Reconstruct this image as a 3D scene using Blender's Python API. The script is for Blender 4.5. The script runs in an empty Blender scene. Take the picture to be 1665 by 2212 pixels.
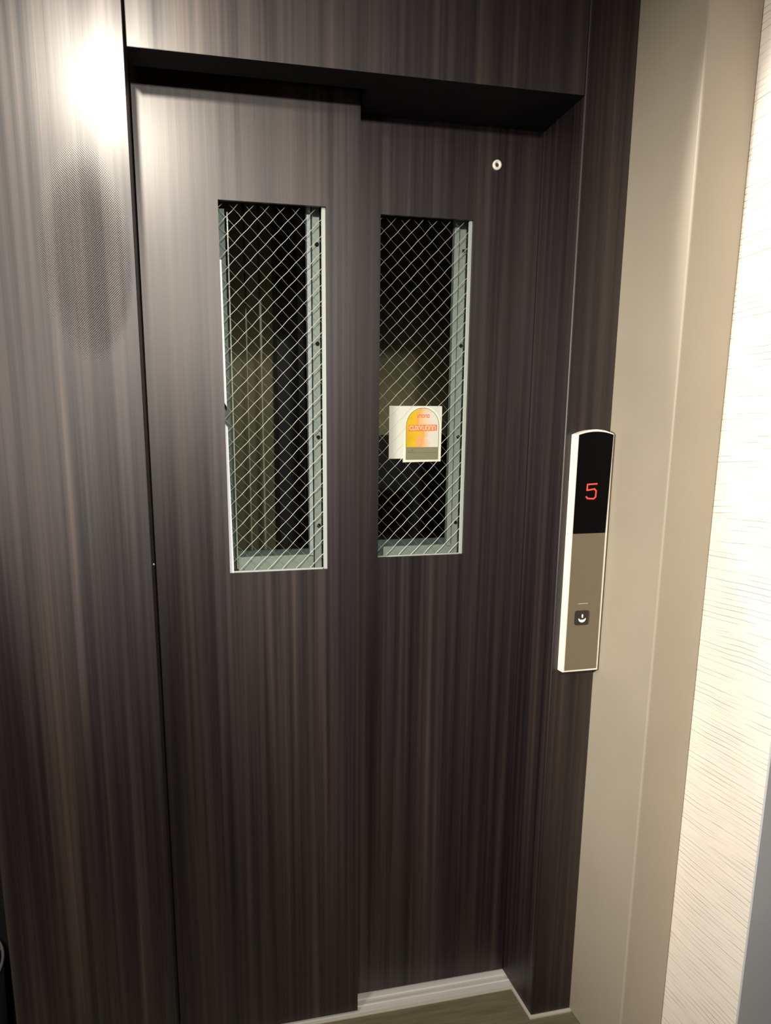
import bpy, bmesh, math, random
from mathutils import Vector, Matrix

random.seed(7)
SC = bpy.context.scene
COL = SC.collection

# ------------------------------------------------------------------ camera
CAM = Vector((0.0711, -1.2577, 1.4090))
YAW, PITCH, ROLL, FPX, PX, PY = 0.1916, -0.17627, -0.01033, 1370.99, -161.6, 123.6
fw = Vector((math.sin(YAW)*math.cos(PITCH), math.cos(YAW)*math.cos(PITCH), math.sin(PITCH)))
r0 = Vector((math.cos(YAW), -math.sin(YAW), 0)); u0 = r0.cross(fw)
rt = r0*math.cos(ROLL)+u0*math.sin(ROLL); up = u0*math.cos(ROLL)-r0*math.sin(ROLL)
cd = bpy.data.cameras.new('camera'); cam = bpy.data.objects.new('camera', cd); COL.objects.link(cam)
cam.matrix_world = Matrix(((rt.x, up.x, -fw.x, CAM.x), (rt.y, up.y, -fw.y, CAM.y), (rt.z, up.z, -fw.z, CAM.z), (0, 0, 0, 1)))
cd.sensor_fit = 'AUTO'; cd.sensor_width = 36.0; cd.lens = FPX/2212*36.0
cd.shift_x = -PX/2212; cd.shift_y = PY/2212; cd.clip_start = 0.02
SC.camera = cam

# ------------------------------------------------------------------ world, lights, exposure
SC.view_settings.view_transform = 'Standard'; SC.view_settings.look = 'None'
SC.view_settings.exposure = 0.0; SC.view_settings.gamma = 1.0
SC.view_settings.use_curve_mapping = False
w = bpy.data.worlds.new('world'); SC.world = w; w.use_nodes = True
w.node_tree.nodes['Background'].inputs[0].default_value = (0.9, 0.85, 0.8, 1)
w.node_tree.nodes['Background'].inputs[1].default_value = 0.006

def light(name, kind, loc, power, color=(1, .95, .86), target=None, **kw):
    d = bpy.data.lights.new(name, kind); d.energy = power; d.color = color
    for k, v in kw.items(): setattr(d, k, v)
    o = bpy.data.objects.new(name, d); COL.objects.link(o); o.location = loc
    if target is not None:
        o.rotation_euler = (Vector(target)-Vector(loc)).to_track_quat('-Z', 'Y').to_euler()
    return o
# small spot close to the laminate beside the upper left corner of the doors
light('wall_spotlight', 'SPOT', (-0.045, -0.30, 2.17), 27, color=(1, .95, .82), target=(-0.085, 0.0, 2.10), spot_size=math.radians(168), spot_blend=1.0, shadow_soft_size=0.015)
# lobby lamp behind the viewer
light('lobby_lamp', 'SPOT', (0.08, -2.00, 2.22), 165, target=(-0.08, 0.0, 1.12), spot_size=math.radians(94), spot_blend=1.0, shadow_soft_size=0.05)
# ceiling downlight to the left of the viewer
light('lobby_downlight', 'SPOT', (-0.62, -0.90, 2.39), 50, target=(-0.40, -0.90, 0), spot_size=math.radians(142), spot_blend=0.9, shadow_soft_size=0.04)
# added spotlight from the left, no known source; shapes the corner post's brightness
light('added_side_spot', 'SPOT', (-1.25, -1.02, 1.62), 270, target=(0.98, -0.12, 1.17), spot_size=math.radians(60), spot_blend=1.0, shadow_soft_size=0.10)
# wall washer on the plaster
light('plaster_spotlight', 'SPOT', (0.20, -0.155, 2.32), 55, color=(1, .95, .89), target=(1.09, -1.22, 1.72), spot_size=math.radians(92), spot_blend=0.15, shadow_soft_size=0.02)
# unseen fill lights added to brighten patches of the shaft's back wall
light('shaft_fill', 'AREA', (0.86, 0.90, 1.52), 0.16, color=(1, .95, .75), target=(0.88, 1.1, 1.52), shape='DISK', size=0.06)
light('shaft_fill_left', 'AREA', (0.22, 0.80, 1.72), 0.22, color=(1, .95, .80), target=(0.25, 1.1, 1.72), shape='DISK', size=0.06)

# ------------------------------------------------------------------ materials
def newmat(name, col=(.5, .5, .5), rough=.5, metal=0., spec=.5, emit=None, es=1.):
    m = bpy.data.materials.new(name); m.use_nodes = True
    b = m.node_tree.nodes['Principled BSDF']
    b.inputs['Base Color'].default_value = (*col, 1); b.inputs['Roughness'].default_value = rough
    b.inputs['Metallic'].default_value = metal; b.inputs['Specular IOR Level'].default_value = spec
    if emit:
        b.inputs['Emission Color'].default_value = (*emit, 1); b.inputs['Emission Strength'].default_value = es
    return m
class G:
    def __init__(s, m): s.t = m.node_tree; s.N = s.t.nodes; s.L = s.t.links; s.b = s.N['Principled BSDF']
    def n(s, typ, **kw):
        o = s.N.new(typ)
        for k, v in kw.items(): setattr(o, k, v)
        return o
    def l(s, a, b): s.L.new(a, b)
    def math(s, op, a, b=None, c=None):
        o = s.n('ShaderNodeMath', operation=op)
        for i, v in enumerate((a, b, c)):
            if v is None: continue
            if isinstance(v, (int, float)): o.inputs[i].default_value = v
            else: s.l(v, o.inputs[i])
        return o.outputs[0]
    def coords(s, scale=(1, 1, 1), rnd=False):
        tc = s.n('ShaderNodeTexCoord'); mp = s.n('ShaderNodeMapping'); mp.inputs['Scale'].default_value = scale
        s.l(tc.outputs['Object'], mp.inputs['Vector'])
        if rnd:
            oi = s.n('ShaderNodeObjectInfo'); v = s.n('ShaderNodeVectorMath', operation='ADD')
            cx = s.n('ShaderNodeCombineXYZ'); s.l(s.math('MULTIPLY', oi.outputs['Random'], 37.0), cx.inputs[0])
            s.l(cx.outputs[0], v.inputs[1]); s.l(mp.outputs[0], v.inputs[0]); return v.outputs[0]
        return mp.outputs[0]
    def noise(s, vec, scale=1., detail=2., rough=.5, dist=0.):
        o = s.n('ShaderNodeTexNoise'); o.inputs['Scale'].default_value = scale; o.inputs['Detail'].default_value = detail
        o.inputs['Roughness'].default_value = rough; o.inputs['Distortion'].default_value = dist
        s.l(vec, o.inputs['Vector']); return o.outputs['Fac']
    def ramp(s, fac, stops, interp='LINEAR'):
        o = s.n('ShaderNodeValToRGB'); o.color_ramp.interpolation = interp
        e = o.color_ramp.elements
        while len(e) < len(stops): e.new(.5)
        for i, (p, c) in enumerate(stops):
            e[i].position = p; e[i].color = (*c, 1) if len(c) == 3 else c
        s.l(fac, o.inputs[0]); return o.outputs[0]
    def bump(s, h, strength=.3, dist=.001, normal=None):
        o = s.n('ShaderNodeBump'); o.inputs['Strength'].default_value = strength; o.inputs['Distance'].default_value = dist
        s.l(h, o.inputs['Height'])
        if normal: s.l(normal, o.inputs['Normal'])
        return o.outputs[0]

def laminate(name, emboss=False):
    m = newmat(name, rough=.46, spec=.85); g = G(m)
    g.b.inputs['Specular Tint'].default_value = (1.0, .955, .93, 1)
    a = g.noise(g.coords((30, 30, .45), True), 1, 2.5, .55, .25)
    b = g.noise(g.coords((92, 92, .9), True), 1, 2, .5)
    c = g.noise(g.coords((8, 8, .25), True), 1, 1, .5)
    f = g.math('ADD', g.math('MULTIPLY', a, .50), g.math('ADD', g.math('MULTIPLY', b, .33), g.math('MULTIPLY', c, .17)))
    col = g.ramp(f, [(.36, (.0028, .0012, .0026)), (.46, (.0070, .0040, .0052)), (.55, (.0185, .0110, .0098)), (.68, (.046, .030, .0225))])
    g.l(col, g.b.inputs['Base Color'])
    g.l(g.ramp(f, [(.36, (.62,)*3), (.50, (.82,)*3), (.66, (.95,)*3)]), g.b.inputs['Specular IOR Level'])
    tint = g.ramp(f, [(.3, (.44,)*3), (.7, (.52,)*3)])
    g.l(tint, g.b.inputs['Roughness'])
    h = g.noise(g.coords((420, 420, 6)), 1, 1)
    nb = g.bump(h, .12, .0004)
    if emboss:
        tc = g.n('ShaderNodeTexCoord'); sp = g.n('ShaderNodeSeparateXYZ'); g.l(tc.outputs['Object'], sp.inputs[0])
        wv = g.noise(g.coords((9, 9, 4)), 1, 1)
        x = g.math('ADD', sp.outputs[0], g.math('MULTIPLY', wv, .010))
        z = g.math('ADD', sp.outputs[2], g.math('MULTIPLY', wv, .016))
        s1 = g.math('SINE', g.math('MULTIPLY', x, 2*math.pi/.0040))
        s2 = g.math('SINE', g.math('MULTIPLY', z, 2*math.pi/.0042))
        d = g.math('MULTIPLY', s1, s2)
        dx = g.math('DIVIDE', g.math('ADD', sp.outputs[0], .085), .085)
        dz = g.math('DIVIDE', g.math('SUBTRACT', sp.outputs[2], 1.76), .19)
        q = g.math('SUBTRACT', 1.0, g.math('ADD', g.math('POWER', dx, 2.), g.math('POWER', dz, 2.)))
        mk = g.n('ShaderNodeClamp'); g.l(g.math('MULTIPLY', q, 1.3), mk.inputs[0])
        nb = g.bump(g.math('MULTIPLY', d, mk.outputs[0]), .5, .0010, nb)
    g.l(nb, g.b.inputs['Normal'])
    return m
M_LAM = laminate('dark_striped_laminate')
M_LAME = laminate('dark_striped_laminate_embossed', True)

def painted(name, col, rough=.5, amp=.06, bumpd=.0003, bst=.25):
    m = newmat(name, col, rough); g = G(m)
    f = g.noise(g.coords((3, 3, 3)), 1, 4)
    lo = tuple(c*(1-amp) for c in col); hi = tuple(min(1, c*(1+amp)) for c in col)
    g.l(g.ramp(f, [(.3, lo), (.7, hi)]), g.b.inputs['Base Color'])
    g.l(g.bump(g.noise(g.coords((160, 160, 160)), 1, 3), bst, bumpd), g.b.inputs['Normal'])
    return m
M_BEIGE = painted('beige_satin_paint', (.375, .322, .247), .45)
M_GREY = painted('grey_paint', (.50, .50, .52), .6)
M_CEIL = painted('ceiling_paint', (.30, .28, .25), .8)
M_LOBBY = painted('lobby_wall_paint', (.12, .105, .09), .8)
M_BLACK = newmat('black_recess', (.004, .004, .005), .6)
M_GAP = newmat('dark_gap', (.006, .005, .006), .6)
M_CAULK = painted('pale_sealant', (.55, .50, .42), .55)
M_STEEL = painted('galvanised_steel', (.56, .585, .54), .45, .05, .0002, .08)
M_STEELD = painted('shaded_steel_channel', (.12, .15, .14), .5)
M_BSTEEL = newmat('bead_steel', (.36, .39, .35), .5)
M_BEAD = newmat('white_bead', (.80, .82, .84), .35)
M_WIRE = newmat('wire', (.62, .58, .52), .4, .3)
M_WHITE = newmat('cream_plastic', (.93, .88, .77), .4)
M_HOLE = newmat('hole_black', (.004, .004, .004), .8)
M_CHROME = newmat('chrome', (.60, .60, .58), .3, .85)
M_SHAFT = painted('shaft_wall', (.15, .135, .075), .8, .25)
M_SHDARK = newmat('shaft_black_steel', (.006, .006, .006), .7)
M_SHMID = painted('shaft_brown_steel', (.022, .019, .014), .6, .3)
M_ROPE = newmat('wire_rope', (.42, .37, .28), .5, .3)

def aluminium():
    m = newmat('sill_aluminium', (.74, .71, .66), .38, .15); g = G(m)
    f = g.noise(g.coords((2, 140, 2)), 1, 3); g.l(g.ramp(f, [(.3, (.64, .62, .57)), (.7, (.82, .79, .73))]), g.b.inputs['Base Color'])
    return m
M_ALU = aluminium()

def plaster():
    m = newmat('ribbed_white_plaster', (.85, .80, .70), .7); g = G(m)
    tc = g.n('ShaderNodeTexCoord'); sp = g.n('ShaderNodeSeparateXYZ'); g.l(tc.outputs['Object'], sp.inputs[0])
    w1 = g.noise(g.coords((3, 5, 5)), 1, 2); w2 = g.noise(g.coords((1, 1, 26)), 1, 2)
    z = g.math('ADD', sp.outputs[2], g.math('ADD', g.math('MULTIPLY', w1, .022), g.math('MULTIPLY', w2, .012)))
    fr = g.math('FRACT', g.math('MULTIPLY', z, 92))
    d = g.math('ABSOLUTE', g.math('SUBTRACT', fr, .5))
    line = g.n('ShaderNodeMapRange'); line.inputs[1].default_value = .0; line.inputs[2].default_value = .075
    line.inputs[3].default_value = 1; line.inputs[4].default_value = 0; g.l(d, line.inputs[0])
    fr2 = g.math('FRACT', g.math('MULTIPLY', g.math('ADD', z, g.math('MULTIPLY', w1, .02)), 187))
    d2 = g.math('ABSOLUTE', g.math('SUBTRACT', fr2, .5))
    line2 = g.n('ShaderNodeMapRange'); line2.inputs[1].default_value = .0; line2.inputs[2].default_value = .10
    line2.inputs[3].default_value = .55; line2.inputs[4].default_value = 0; g.l(d2, line2.inputs[0])
    msk = g.ramp(g.noise(g.coords((9, 9, 60)), 1, 2), [(.40, (.15,)*3), (.60, (1,)*3)])
    msk2 = g.ramp(g.noise(g.coords((12, 14, 40)), 1, 2), [(.46, (0,)*3), (.62, (1,)*3)])
    ln = g.math('MAXIMUM', g.math('MULTIPLY', line.outputs[0], msk), g.math('MULTIPLY', line2.outputs[0], msk2))
    mx = g.n('ShaderNodeMix', data_type='RGBA'); g.l(ln, mx.inputs[0])
    mx.inputs[6].default_value = (.84, .76, .66, 1); mx.inputs[7].default_value = (.24, .18, .13, 1)
    g.l(mx.outputs[2], g.b.inputs['Base Color'])
    nb = g.bump(g.math('SUBTRACT', 1., ln), .35, .0012)
    nb = g.bump(g.noise(g.coords((260, 260, 260)), 1, 2), .3, .0006, nb)
    g.l(nb, g.b.inputs['Normal'])
    return m
M_PLASTER = plaster()

def floor_mat():
    m = newmat('olive_vinyl', rough=.55); g = G(m)
    f = g.noise(g.coords((7, 90, 1)), 1, 3); f2 = g.noise(g.coords((300, 300, 1)), 1, 2)
    ff = g.math('ADD', g.math('MULTIPLY', f, .7), g.math('MULTIPLY', f2, .3))
    g.l(g.ramp(ff, [(.3, (.105, .090, .050)), (.7, (.19, .165, .10))]), g.b.inputs['Base Color'])
    g.l(g.bump(f2, .3, .0004), g.b.inputs['Normal'])
    return m
M_FLOOR = floor_mat()

def glass():
    m = bpy.data.materials.new('wired_glass_pane'); m.use_nodes = True; t = m.node_tree
    for n in list(t.nodes): t.nodes.remove(n)
    o = t.nodes.new('ShaderNodeOutputMaterial'); mx = t.nodes.new('ShaderNodeMixShader')
    tr = t.nodes.new('ShaderNodeBsdfTransparent'); tr.inputs[0].default_value = (.93, .96, .94, 1)
    gl = t.nodes.new('ShaderNodeBsdfGlossy'); gl.inputs['Roughness'].default_value = .02
    fr = t.nodes.new('ShaderNodeFresnel'); fr.inputs[0].default_value = 1.45
    t.links.new(fr.outputs[0], mx.inputs[0]); t.links.new(tr.outputs[0], mx.inputs[1]); t.links.new(gl.outputs[0], mx.inputs[2])
    t.links.new(mx.outputs[0], o.inputs[0]); return m
M_GLASS = glass()

# ------------------------------------------------------------------ mesh helpers
def add_box(bm, x0, x1, y0, y1, z0, z1):
    v = [bm.verts.new((x, y, z)) for z in (z0, z1) for y in (y0, y1) for x in (x0, x1)]
    for f in ((0, 2, 3, 1), (4, 5, 7, 6), (0, 1, 5, 4), (2, 6, 7, 3), (0, 4, 6, 2), (1, 3, 7, 5)):
        bm.faces.new([v[i] for i in f])
def box(x0, x1, y0, y1, z0, z1):
    bm = bmesh.new(); add_box(bm, x0, x1, y0, y1, z0, z1); return bm
def bevel(bm, w, seg=2):
    bmesh.ops.bevel(bm, geom=list(bm.edges), offset=w, segments=seg, affect='EDGES', profile=.5); return bm
def obj(name, bm, mat, parent=None, smooth=False, recalc=True):
    me = bpy.data.meshes.new(name)
    if recalc: bmesh.ops.recalc_face_normals(bm, faces=bm.faces)
    bm.to_mesh(me); bm.free()
    if smooth:
        for p in me.polygons: p.use_smooth = True
    o = bpy.data.objects.new(name, me); COL.objects.link(o)
    if mat: me.materials.append(mat)
    if parent: o.parent = parent
    return o
def tag(o, label=None, cat=None, kind=None, group=None):
    if label: o['label'] = label
    if cat: o['category'] = cat
    if kind: o['kind'] = kind
    if group: o['group'] = group
    return o
def empty(name, loc=(0, 0, 0)):
    o = bpy.data.objects.new(name, None); COL.objects.link(o); o.location = loc; return o
def under(parent, o):
    """parent o (built in world coordinates) to an Empty that stands away from the origin"""
    o.parent = parent; o.matrix_parent_inverse = Matrix.Translation(parent.location).inverted(); return o
def slab_hole(x0, x1, y0, y1, z0, z1, a0, a1, b0, b1):
    """upright slab with one rectangular through-opening, a single closed mesh"""
    bm = bmesh.new(); X = (x0, a0, a1, x1); Z = (z0, b0, b1, z1)
    V = {(i, j, k): bm.verts.new((X[i], (y0, y1)[k], Z[j])) for i in range(4) for j in range(4) for k in (0, 1)}
    for k in (0, 1):
        for i in range(3):
            for j in range(3):
                if (i, j) == (1, 1): continue
                bm.faces.new([V[i, j, k], V[i+1, j, k], V[i+1, j+1, k], V[i, j+1, k]])
    for i in range(3):
        for j in (0, 3): bm.faces.new([V[i, j, 0], V[i+1, j, 0], V[i+1, j, 1], V[i, j, 1]])
    for j in range(3):
        for i in (0, 3): bm.faces.new([V[i, j, 0], V[i, j+1, 0], V[i, j+1, 1], V[i, j, 1]])
    q = [V[1, 1, 0], V[2, 1, 0], V[2, 2, 0], V[1, 2, 0]]; p = [V[1, 1, 1], V[2, 1, 1], V[2, 2, 1], V[1, 2, 1]]
    for i in range(4): bm.faces.new([q[i], q[(i+1) % 4], p[(i+1) % 4], p[i]])
    return bm
def prism(pts, y0, y1):
    """outline in x,z extruded along y"""
    bm = bmesh.new(); a = [bm.verts.new((x, y0, z)) for x, z in pts]; b = [bm.verts.new((x, y1, z)) for x, z in pts]
    bm.faces.new(a); bm.faces.new(b[::-1])
    for i in range(len(pts)):
        j = (i+1) % len(pts); bm.faces.new([a[i], a[j], b[j], b[i]])
    return bm
def stroke(bm, x0, z0, x1, z1, wd, y0, y1):
    """thin raised stroke between two points on an upright face"""
    d = Vector((x1-x0, z1-z0)); L = d.length or 1e-6; n = Vector((-d.y, d.x))/L*wd/2; e = d/L*wd*.3
    P = [(x0-e.x+n.x, z0-e.y+n.y), (x0-e.x-n.x, z0-e.y-n.y), (x1+e.x-n.x, z1+e.y-n.y), (x1+e.x+n.x, z1+e.y+n.y)]
    a = [bm.verts.new((x, y0, z)) for x, z in P]; b = [bm.verts.new((x, y1, z)) for x, z in P]
    bm.faces.new(a); bm.faces.new(b[::-1])
    for i in range(4):
        j = (i+1) % 4; bm.faces.new([a[i], a[j], b[j], b[i]])
def rod(bm, p, q, r, seg=8):
    p = Vector(p); q = Vector(q); d = (q-p).normalized(); s = Vector((0, 1, 0)) if abs(d.y) < .9 else Vector((1, 0, 0))
    a = d.cross(s).normalized(); b = d.cross(a)
    R = [[bm.verts.new(c+a*math.cos(t)*r+b*math.sin(t)*r) for t in [2*math.pi*i/seg for i in range(seg)]] for c in (p, q)]
    for i in range(seg):
        j = (i+1) % seg; bm.faces.new([R[0][i], R[0][j], R[1][j], R[1][i]])
    bm.faces.new(R[0][::-1]); bm.faces.new(R[1])
def lathe(prof, c, axis='z', seg=48):
    """profile (radius, height) turned about an axis through c"""
    bm = bmesh.new(); rings = []
    for r, h in prof:
        ring = []
        for i in range(seg):
            t = 2*math.pi*i/seg; a, b = r*math.cos(t), r*math.sin(t)
            ring.append(bm.verts.new((c[0]+a, c[1]+b, c[2]+h) if axis == 'z' else (c[0]+a, c[1]+h, c[2]+b)))
        rings.append(ring)
    for k in range(len(rings)-1):
        for i in range(seg):
            j = (i+1) % seg; bm.faces.new([rings[k][i], rings[k][j], rings[k+1][j], rings[k+1][i]])
    if prof[0][0] > 1e-5: bm.faces.new(rings[0][::-1])
    if prof[-1][0] > 1e-5: bm.faces.new(rings[-1])
    bmesh.ops.remove_doubles(bm, verts=bm.verts, dist=1e-6)
    return bm

# ------------------------------------------------------------------ dimensions (metres)
W, H, D, DL = 0.873, 2.10, 0.1497, 0.1007      # opening, recess of right and left leaf
JW = 0.1085; XR = W+JW; D1 = 0.1817; S = 0.1083; XP = XR+S; D2 = 0.3602; LX = -0.331
ZC = 2.42

# ------------------------------------------------------------------ setting
fl = obj('floor', box(-2.2, XP, -2.6, 0.095, -0.05, 0.0), M_FLOOR)
tag(fl, 'olive brown vinyl floor in front of the lift doors', 'floor', 'structure')
ce = obj('ceiling', box(-2.2, 1.7, -2.6, 0.30, ZC, ZC+.05), M_CEIL); tag(ce, 'pale ceiling above the lift lobby', 'ceiling', 'structure')
wb = obj('wall_back', box(-2.2, 1.7, -2.65, -2.6, 0, ZC), M_LOBBY); tag(wb, 'lobby wall behind the viewer', 'wall', 'structure')
wf = obj('wall_far', box(-2.25, -2.2, -2.6, 0.30, 0, ZC), M_LOBBY); tag(wf, 'lobby wall far out on the left', 'wall', 'structure')

wl = obj('wall_left', bevel(box(LX, 0.0, 0.0, 0.24, 0, ZC), .0012), M_LAME)
tag(wl, 'dark striped laminate wall panel left of the lift doors with a bright glare', 'wall panel', 'structure')
sc = obj('screw', lathe([(.0, -.0012), (.0022, -.0008), (.0026, 0)], (0.0015, 0.030, 1.199), 'y', 12), M_CHROME, wl, True)
wn = obj('wall_niche', box(-2.2, LX-.02, 0.24, 0.30, 0, ZC), M_BLACK); tag(wn, 'black recessed wall at the far left edge', 'wall', 'structure')

M_SOFFIT_SHADE = newmat('soffit_painted_shade', (.0035, .003, .0055), .6, spec=.25)  # shade under the header put into the colour, laminate painted near black
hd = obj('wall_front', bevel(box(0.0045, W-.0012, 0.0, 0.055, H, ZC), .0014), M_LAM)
hd.data.materials.append(M_SOFFIT_SHADE)
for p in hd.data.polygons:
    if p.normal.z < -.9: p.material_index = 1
lin = obj('lintel_underside', box(.4480, W-.0012, 0.0555, D-.004, H+.0005, H+.04), M_SOFFIT_SHADE, hd)
tag(hd, 'dark striped laminate header panel above the lift doors', 'wall panel', 'structure')
jb = obj('trim_1', bevel(box(W, XR, 0.0, 0.24, 0.0045, ZC), .0030, 3), M_LAM)
tag(jb, 'dark striped laminate door jamb carrying the call panel', 'door jamb', 'structure')
pl = obj('trim_2', bevel(box(XR, XP, -D1, 0.24, 0, ZC), .004, 3), M_BEIGE)
tag(pl, 'beige painted corner post between dark jamb and white plaster wall', 'corner post', 'structure')
wr = obj('wall_right', box(XP, XP+.02, -D2, 0.24, 0, ZC), M_PLASTER)
tag(wr, 'white plaster wall strip with fine ribbed lines on the right', 'wall', 'structure')
wg = obj('wall_outer_right', box(XP+.0005, 1.75, -D2-.004, -D2+.03, 0, ZC), M_GREY)
tag(wg, 'grey painted wall face at the lower right edge', 'wall', 'structure')

# pale sealant line along the foot of jamb and reveal
bm = bmesh.new()
L_ = [(W-.006, D-.05), (W-.006, -.0065), (XR, -.0065), (XR, .002), (W+.001, .002), (W+.001, D-.05)]
a = [bm.verts.new((x, y, 0)) for x, y in L_]; b = [bm.verts.new((x, y, .0042)) for x, y in L_]
for q in ((0, 1, 4, 5), (1, 2, 3, 4)): bm.faces.new([a[i] for i in q]); bm.faces.new([b[i] for i in q[::-1]])
for i in range(6):
    j = (i+1) % 6; bm.faces.new([a[i], a[j], b[j], b[i]])
ck = obj('baseboard_right', bm, M_CAULK); tag(ck, 'thin pale sealant line at the foot of the dark jamb', 'sealant strip', 'structure')

# sill with two running grooves
sill = empty('door_sill', (W/2, .15, 0)); tag(sill, 'aluminium lift door sill with running grooves below the dark doors', 'door sill')
prof = [(.095, -.03), (.095, -.001), (.0965, .0008), (.1165, .0008), (.118, .0028), (.1212, .0028), (.1222, -.012), (.1258, -.012), (.1268, .0030), (.1320, .0030), (.1330, .0005), (.1365, .0005), (.1375, .0030), (.166, .0030), (.1675, -.009), (.1745, -.009), (.176, .0015), (.215, .0015), (.215, -.03)]
bm = bmesh.new(); a = [bm.verts.new((0.0, y, z)) for y, z in prof]; b = [bm.verts.new((W+.004, y, z)) for y, z in prof]
bm.faces.new(a); bm.faces.new(b[::-1])
for i in range(len(prof)):
    j = (i+1) % len(prof); bm.faces.new([a[i], a[j], b[j], b[i]])
under(sill, obj('sill_plate', bm, M_ALU))
under(sill, obj('sill_edge', bevel(box(0.0, W-.002, .0885, .0955, -.01, .0035), .0008), M_CAULK))

# ------------------------------------------------------------------ sliding doors
def build_door(name, label, x0, x1, y, wx0, wx1, wz0, wz1, wr=.00034):
    """leaf with a wired-glass window; returns the Empty"""
    e = empty(name, ((x0+x1)/2, y+.02, 0)); tag(e, label, 'lift door', 'structure')
    P = lambda n, bm, m, **k: under(e, obj(n, bm, m, **k))
    T = .030
    # leaf
    P('door_leaf', slab_hole(x0, x1, y, y+.006, .008, 2.24, wx0, wx1, wz0, wz1), M_LAM)
    bm = bmesh.new(); add_box(bm, x0, x0+.02, y+.006, y+T, .008, 2.24); add_box(bm, x1-.02, x1, y+.006, y+T, .008, 2.24)
    P('leaf_edge', bm, M_GAP)
    gy = y+.020
    # pane
    P('glass_pane', box(wx0-.01, wx1+.01, gy, gy+.006, wz0-.01, wz1+.01), M_GLASS)
    # wire mesh: two families of fine diagonal wires inside the pane
    bm = bmesh.new(); pitch = .0315; r1, r2 = .00056, wr
    wd, ht = wx1-wx0, wz1-wz0
    n = int((wd+ht)/pitch)+2
    for k in range(n):
        for fam in (0, 1):
            c = k*pitch+(.004 if fam else .009)
            # fam 0 rises to the right
            if fam == 0:
                s0 = max(0, c-ht); s1 = min(wd, c)
                if s1-s0 < .003: continue
                p = (wx0+s0, gy-.001, wz1-(c-s0)); q = (wx0+s1, gy-.001, wz1-(c-s1))
            else:
                s0 = max(0, c-ht); s1 = min(wd, c)
                if s1-s0 < .003: continue
                p = (wx1-s0, gy+.0004, wz1-(c-s0)); q = (wx1-s1, gy+.0004, wz1-(c-s1))
            # each wire is slightly kinked where it crosses the others
            m_ = max(1, int(round((s1-s0)/(pitch/2))))
            pv = None
            for i in range(m_+1):
                t = i/m_
                v = Vector(p).lerp(Vector(q), t); off = .00035*(1 if (i+k) % 2 else -1)
                v = v+Vector((off, 0, off if fam else -off))
                if pv is not None: rod(bm, pv, v, (r1, r2)[fam], 4)
                pv = v
    o = P('wire_mesh', bm, M_WIRE); o['kind'] = 'stuff'
    return e, P, gy

dl, P, gy = build_door('door_1', 'nearer left sliding lift door leaf, dark striped with narrow wired window', 0.003, .4455, DL, .1570, .3738, 1.1610, 1.9055)
a0, a1, b0, b1 = .1570, .3738, 1.1610, 1.9055
# glazing beads and steel channels of the left window
P('glazing_bead', prism([(a0+.0003, 1.1612), (a0+.0090, 1.1612), (a0+.0055, 1.470), (a0+.0010, 1.476), (a0+.0003, 1.470)], DL+.0055, DL+.010), M_BEAD)
P('glazing_bead', prism([(a0+.0003, 1.520), (a0+.0052, 1.512), (a0+.0034, 1.797), (a0+.0003, 1.797)], DL+.0055, DL+.010), M_BEAD)
P('glazing_bead', box(a1-.0075, a1-.0003, DL+.006, DL+.013, 1.1612, 1.9050), M_BSTEEL)
P('glazing_bead', box(a0+.007, a1-.009, DL+.006, DL+.012, 1.1612, 1.1640), M_BSTEEL)
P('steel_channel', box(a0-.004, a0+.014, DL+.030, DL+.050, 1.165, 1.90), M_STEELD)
P('edge_strip', box(a0+.0185, a0+.021, DL+.032, DL+.036, 1.165, 1.895), M_STEEL)
P('steel_channel', box(.3530, .3685, DL+.042, DL+.052, 1.150, 1.93), M_STEEL)
P('edge_strip', bevel(box(.3400, .3485, DL+.034, DL+.050, 1.188, 1.93), .001), M_BEAD)
P('steel_channel', box(.3420, .392, DL+.056, DL+.060, 1.150, 1.93), M_GAP)
P('steel_channel', bevel(box(a0+.022, .3500, DL+.040, DL+.052, 1.150, 1.189), .0015), M_STEEL)
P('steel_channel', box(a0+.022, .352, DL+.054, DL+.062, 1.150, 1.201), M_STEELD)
for z in (1.846, 1.647, 1.4495, 1.254):
    P('screw_hole', lathe([(0, -.0012), (.0046, -.0012), (.0050, .001)], (.3630, DL+.042, z), 'y', 16), M_HOLE)

dr, P, gyr = build_door('door_2', 'farther right sliding lift door leaf, dark striped with small stickers and keyhole', .435, .872, D, .5042, .7165, 1.1740, 1.9155, .00026)
a0, a1, b0, b1 = .5042, .7165, 1.1740, 1.9155
P('glazing_bead', box(a1-.0060, a1-.0003, D+.006, D+.013, 1.1745, 1.9150), M_BSTEEL)
P('glazing_bead', box(a0+.0003, a1-.0070, D+.006, D+.012, 1.1743, 1.1765), M_BSTEEL)
P('steel_channel', box(.7040, .7215, D+.042, D+.052, 1.16, 1.94), M_STEEL)
P('edge_strip', bevel(box(.6890, .7000, D+.036, D+.050, 1.190, 1.94), .001), M_STEEL)
P('steel_channel', box(.692, .745, D+.056, D+.060, 1.16, 1.94), M_GAP)
P('steel_channel', bevel(box(a0+.026, .705, D+.040, D+.052, 1.16, 1.193), .0015), M_STEEL)
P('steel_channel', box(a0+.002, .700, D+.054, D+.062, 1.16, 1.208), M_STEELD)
for z in (1.864, 1.658, 1.4504, 1.2458):
    P('screw_hole', lathe([(0, -.0012), (.0042, -.0012), (.0046, .001)], (.7140, D+.042, z), 'y', 16), M_HOLE)
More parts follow.
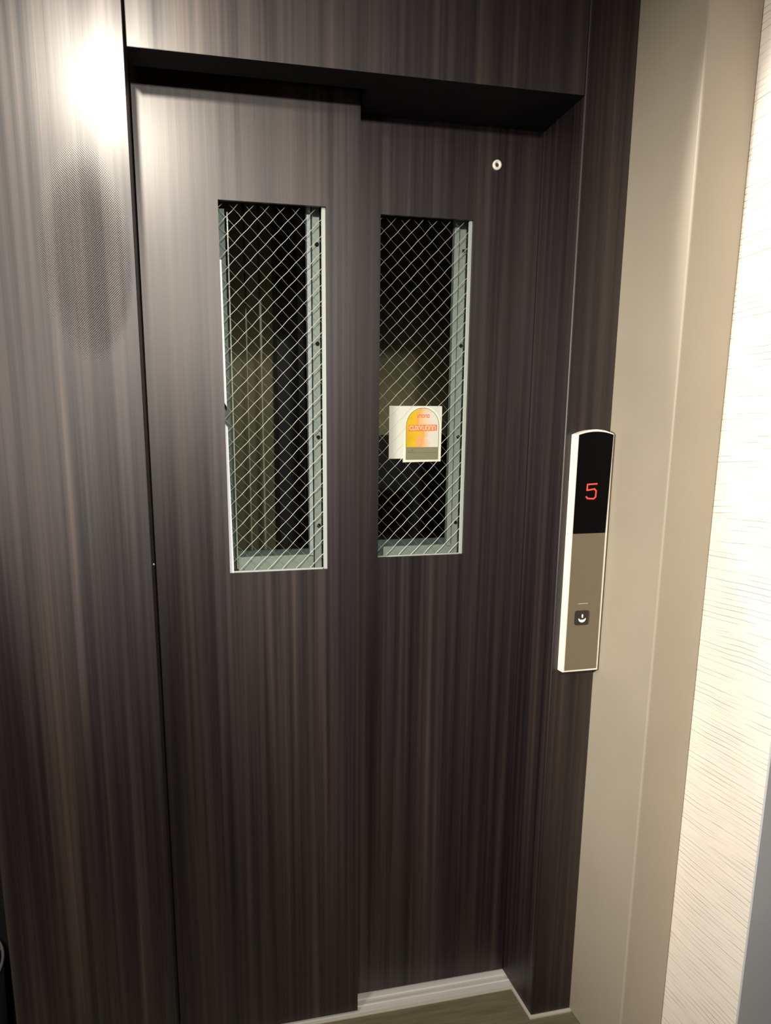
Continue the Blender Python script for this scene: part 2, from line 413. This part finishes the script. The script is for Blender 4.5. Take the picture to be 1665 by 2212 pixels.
# emergency keyhole
kx, kz = .7663, 2.0285
k = P('keyhole', lathe([(.0042, -.0005), (.0048, -.0030), (.0075, -.0042), (.0100, -.0030), (.0108, .0005)], (kx, D, kz), 'y', 32), M_WHITE, smooth=True)  # cream colour stands in for light reflected off the brass
k['label'] = 'brass ring around the keyhole, reflected light painted as cream'
c = obj('key_slot', lathe([(.0001, -.0008), (.0046, -.0008), (.0046, .0)], (kx, D, kz), 'y', 24), newmat('brown_slot', (.08, .045, .03), .5)); c.parent = k
c.matrix_parent_inverse = k.matrix_basis.inverted()

# ------------------------------------------------------------------ stickers on the right pane
YS = gyr
def SX(x): return CAM.x+(x-CAM.x)*(YS-CAM.y)/(D-CAM.y)      # measured on the door plane, carried back to the glass
def SZ(z): return CAM.z+(z-CAM.z)*(YS-CAM.y)/(D-CAM.y)
M_PAPER = painted('white_paper', (.54, .54, .47), .6, .03)
M_PAPER2 = painted('cream_card', (.64, .63, .52), .5, .03)
sh = obj('paper_sheet', bevel(box(SX(.5280), SX(.6535), YS-.0008, YS-.0001, SZ(1.4012), SZ(1.5185)), .0002, 1), M_PAPER)
tag(sh, 'plain white square sticker half hidden behind the yellow arched sticker', 'sticker')
st = empty('arched_sticker', (SX(.6065), YS, SZ(1.393))); tag(st, 'yellow and orange arched sticker with red lettering band on right door glass', 'sticker')
cx0, cx1, ct, cb = .5687, .6458, 1.5135, 1.3985
def arch(x0, x1, zb, zt, n=20):
    r = (x1-x0)/2; hgt = min(r, zt-zb); cz = zt-hgt
    return [(SX(x0), SZ(zb)), (SX(x1), SZ(zb))]+[(SX(x0+r+r*math.cos(math.pi*i/n)), SZ(cz+hgt*math.sin(math.pi*i/n))) for i in range(n+1)]
card = [(SX(x), SZ(z)) for x, z in ((.5612, 1.3930), (.6530, 1.3940), (.6533, 1.5150), (.5650, 1.5080))]
under(st, obj('card', prism([(SX(.5612), SZ(1.3930)), (SX(.6528), SZ(1.3940)), (SX(.6533), SZ(1.515))]+arch(.5660, .6528, 1.40, 1.5183)[3:-1]+[(SX(.5645), SZ(1.45))], YS-.0016, YS-.0009), M_PAPER2))
def sticker_mat():
    m = newmat('sticker_print', rough=.4); g = G(m)
    tc = g.n('ShaderNodeTexCoord'); sp = g.n('ShaderNodeSeparateXYZ'); g.l(tc.outputs['Object'], sp.inputs[0])
    nz = g.noise(g.coords((28, 28, 30)), 1, 2)
    t = g.math('DIVIDE', g.math('SUBTRACT', g.math('ADD', sp.outputs[0], g.math('MULTIPLY', g.math('SUBTRACT', nz, .5), .05)), SX(cx0)), SX(cx1)-SX(cx0))
    g.l(g.ramp(t, [(.0, (.50, .31, .008)), (.30, (.60, .38, .012)), (.44, (.62, .30, .09)), (.62, (.64, .44, .26)), (.80, (.58, .55, .47)), (1, (.56, .55, .47))]), g.b.inputs['Base Color'])
    return m
under(st, obj('outline', prism(arch(cx0-.0012, cx1+.0012, 1.426, ct+.0012), YS-.0019, YS-.0016), newmat('sticker_outline', (.16, .14, .08), .5)))
under(st, obj('printed_arch', prism(arch(cx0, cx1, 1.4268, ct), YS-.0023, YS-.0019), sticker_mat()))
under(st, obj('caption_strip', prism([(SX(cx0-.001), SZ(cb)), (SX(cx1+.0005), SZ(cb)), (SX(cx1+.0005), SZ(1.4262)), (SX(cx0-.001), SZ(1.4262))], YS-.0021, YS-.0016), newmat('caption_olive', (.17, .165, .095), .5)))
M_ORED = newmat('orange_red_ink', (.66, .155, .04), .5); M_PALE = newmat('pale_ink', (.80, .60, .38), .5)
M_OR2 = newmat('orange_ink', (.72, .30, .10), .5); M_DARKI = newmat('dark_ink', (.10, .10, .05), .5)
under(st, obj('lettering_band', prism([(SX(.5735), SZ(1.4625)), (SX(.6415), SZ(1.4635)), (SX(.6418), SZ(1.4772)), (SX(.5738), SZ(1.4762))], YS-.0026, YS-.0023), M_ORED))
bm = bmesh.new()
GL = {'C': [(1, 1, 0, .8), (0, .8, 0, .2), (0, .2, 1, 0)], 'U': [(0, 1, 0, 0), (0, 0, 1, 0), (1, 0, 1, 1)], 'X': [(0, 1, 1, 0), (0, 0, 1, 1)],
      'V': [(0, 1, .5, 0), (.5, 0, 1, 1)], 'O': [(0, 0, 0, 1), (0, 1, 1, 1), (1, 1, 1, 0), (1, 0, 0, 0)], 'N': [(0, 0, 0, 1), (0, 1, 1, 1), (1, 1, 1, 0)]}
def word(bm, txt, x, z, cw, ch, gap, wd, y0, y1):
    for ch_ in txt:
        for (p, q, r_, s_) in GL[ch_]:
            stroke(bm, SX(x+p*cw), SZ(z+q*ch), SX(x+r_*cw), SZ(z+s_*ch), wd, y0, y1)
        x += cw+gap
word(bm, 'CUXVUONN', .5760, 1.4655, .0056, .0088, .0024, .0014, YS-.0028, YS-.0026)
under(st, obj('lettering', bm, M_PALE))
bm = bmesh.new(); word(bm, 'VNONO', .5935, 1.4930, .0040, .0060, .0022, .0013, YS-.0025, YS-.0023)
under(st, obj('lettering', bm, M_ORED))
under(st, obj('printed_figure', prism([(SX(x), SZ(z)) for x, z in ((.5905, 1.4275), (.606, 1.4275), (.607, 1.449), (.6005, 1.451), (.600, 1.4580), (.594, 1.451))], YS-.0025, YS-.0023), M_OR2))
bm = bmesh.new(); stroke(bm, SX(.573), SZ(1.4145), SX(.643), SZ(1.4148), .0006, YS-.0023, YS-.0021)
for x, z, x2, z2 in ((.5735, 1.4145, .5735, 1.420), (.5745, 1.4145, .5775, 1.4155), (.578, 1.4160, .5835, 1.4215), (.5835, 1.4215, .5830, 1.4145), (.588, 1.4145, .5885, 1.4195)):
    stroke(bm, SX(x), SZ(z), SX(x2), SZ(z2), .0007, YS-.0023, YS-.0021)
under(st, obj('lettering', bm, M_DARKI))

# ------------------------------------------------------------------ call panel
cp = empty('call_panel', (.935, 0, .925)); tag(cp, 'slim cream lift call panel with black floor display on the dark jamb', 'call panel')
px0, px1, pz0, pz1 = .8880, .9765, .9215, 1.4490; yf = -.0200
def crown(x0, x1, zb, zt, rise, n=14):
    return [(x0, zb), (x1, zb)]+[(x1+(x0-x1)*i/n, zt+rise*(1-(2*i/n-1)**2)) for i in range(n+1)]
o = under(cp, obj('casing', prism(crown(px0, px1, pz0, pz1, .0100), yf, 0.0), M_WHITE)); bv = o.modifiers.new('b', 'BEVEL'); bv.width = .0010; bv.segments = 2; bv.limit_method = 'ANGLE'
M_TAUPE = painted('taupe_satin_metal', (.175, .143, .092), .38, .04)
M_DISP = newmat('display_black', (.002, .002, .0025), .3, spec=.08)
under(cp, obj('face_plate', prism([(.8920, .9260), (.9715, .9265), (.9705, 1.2366), (.8920, 1.2366)], yf-.0012, yf), M_TAUPE))
under(cp, obj('floor_display', prism([(.8922, 1.2370), (.9704, 1.2370)]+[(.9738+(.8928-.9738)*i/14, 1.4475+.0068*(1-(2*i/14-1)**2)) for i in range(15)], yf-.0014, yf), M_DISP))
bm = bmesh.new(); yd = yf-.0014
x0, x1, z0, z1 = .9185, .9420, 1.3120, 1.3440; zm = 1.3305
for s in ((x0+.001, z1-.001, x1, z1), (x0+.001, z1-.001, x0+.0005, zm), (x0+.0005, zm, x1-.005, zm+.0025), (x1-.005, zm+.0025, x1-.001, zm-.002), (x1-.001, zm-.002, x1-.0015, z0+.004), (x1-.0015, z0+.004, x1-.006, z0), (x1-.006, z0, x0+.003, z0+.001), (x0+.003, z0+.001, x0-.0005, z0+.0048)):
    stroke(bm, *s, .0032, yd-.0004, yd)
n5 = under(cp, obj('floor_number', bm, newmat('red_led', (.1, .0, .0), .5, emit=(1., .085, .035), es=1.25))); n5['label'] = 'glowing red digit 5'
bm = bmesh.new(); stroke(bm, .9165, 1.0795, .9395, 1.0798, .0013, yf-.0016, yf-.0012)
under(cp, obj('indicator_bar', bm, newmat('pale_bar', (.62, .55, .38), .4)))
def rrect(x0, x1, z0, z1, r, n=5):
    out = []
    for cx_, cz_, s in ((x1-r, z1-r, 0), (x0+r, z1-r, 1), (x0+r, z0+r, 2), (x1-r, z0+r, 3)):
        out += [(cx_+r*math.cos(math.pi/2*(s+i/n)), cz_+r*math.sin(math.pi/2*(s+i/n))) for i in range(n+1)]
    return out
bt = under(cp, obj('call_button', prism(rrect(.9090, .9425, 1.0315, 1.0640, .0042), yf-.0032, yf-.0008), newmat('button_brown', (.036, .026, .021), .4)))
bm = bmesh.new(); yb = yf-.0032
# down arrow: short stem above a curved chevron
acx, acz = .9265, 1.0465
outer = [(acx+.0088*math.cos(t), acz-.0010+.0082*math.sin(t)) for t in [math.pi*(1.0+i/16) for i in range(17)]]
inner = [(acx+.0080*math.cos(t), acz+.0005+.0040*math.sin(t)) for t in [math.pi*(2.0-i/16) for i in range(17)]]
pts = outer+inner
a = [bm.verts.new((x, yb-.0006, z)) for x, z in pts]; b = [bm.verts.new((x, yb, z)) for x, z in pts]
for i in range(16):
    j = 33-i
    bm.faces.new([a[i], a[i+1], a[j-1], a[j]]); bm.faces.new([b[i], b[j], b[j-1], b[i+1]])
for i in range(len(pts)):
    j = (i+1) % len(pts); bm.faces.new([a[i], a[j], b[j], b[i]])
M_ARROW = newmat('white_arrow', (.9, .9, .84), .4, emit=(1, .97, .9), es=.6)
ar = obj('down_arrow', bm, M_ARROW); ar.parent = bt; ar['label'] = 'white down arrow'
bm = prism([(acx+.0016*math.cos(t)+.0003, acz+.0052+.0044*math.sin(t)) for t in [2*math.pi*i/14 for i in range(14)]], yb-.0006, yb)
ar2 = obj('arrow_stem', bm, M_ARROW); ar2.parent = bt

# ------------------------------------------------------------------ lift shaft behind the doors
def struct(name, bm, m, label, cat='shaft wall'):
    return tag(obj(name, bm, m), label, cat, 'structure')
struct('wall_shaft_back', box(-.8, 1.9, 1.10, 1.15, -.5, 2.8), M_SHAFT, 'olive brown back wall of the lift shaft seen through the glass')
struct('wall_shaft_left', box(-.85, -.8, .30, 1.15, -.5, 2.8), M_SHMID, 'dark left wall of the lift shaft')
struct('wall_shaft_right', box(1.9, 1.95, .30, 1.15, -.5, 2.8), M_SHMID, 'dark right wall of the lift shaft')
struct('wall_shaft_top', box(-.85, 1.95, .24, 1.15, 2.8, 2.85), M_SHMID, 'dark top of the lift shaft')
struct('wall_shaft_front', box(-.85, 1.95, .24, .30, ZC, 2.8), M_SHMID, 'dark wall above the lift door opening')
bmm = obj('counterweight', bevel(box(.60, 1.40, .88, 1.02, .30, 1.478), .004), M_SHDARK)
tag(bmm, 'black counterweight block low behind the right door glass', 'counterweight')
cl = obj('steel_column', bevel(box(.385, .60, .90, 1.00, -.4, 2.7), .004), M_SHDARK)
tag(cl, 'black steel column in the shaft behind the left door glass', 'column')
rl = obj('guide_rail', bevel(box(.455, .463, .82, .90, -.4, 2.7), .002), newmat('rail_steel', (.40, .46, .50), .3, .8))
tag(rl, 'thin bluish steel guide rail in front of the black column', 'rail')
bm = bmesh.new(); rod(bm, (.2965, .60, -.4), (.2965, .60, 2.7), .0042, 12)
tag(obj('suspension_rope', bm, M_ROPE), 'brighter tan wire rope hanging behind the left door glass', 'rope')
bm = bmesh.new(); rod(bm, (.262, .66, -.4), (.262, .66, 2.7), .0028, 12)
tag(obj('suspension_rope', bm, M_ROPE), 'thinner fainter wire rope left of the brighter one', 'rope')

# ------------------------------------------------------------------ dark bin at the far left
BX, BY, BZ = -.5165, .06, .3220
bn = empty('litter_bin', (BX, BY, 0)); tag(bn, 'black round bin with polished rim in the dark niche at far left', 'bin')
under(bn, obj('bin_body', lathe([(.0, 0), (.135, 0), (.140, .01), (.1465, BZ-.006), (.142, BZ-.006), (.136, .02), (0, .02)], (BX, BY, 0), 'z', 64), M_BLACK, smooth=True))
under(bn, obj('rim', lathe([(.1435, BZ-.006), (.1490, BZ-.006), (.1500, BZ-.001), (.1470, BZ+.002), (.1435, BZ-.001), (.1432, BZ-.006)], (BX, BY, 0), 'z', 64), M_CHROME, smooth=True))
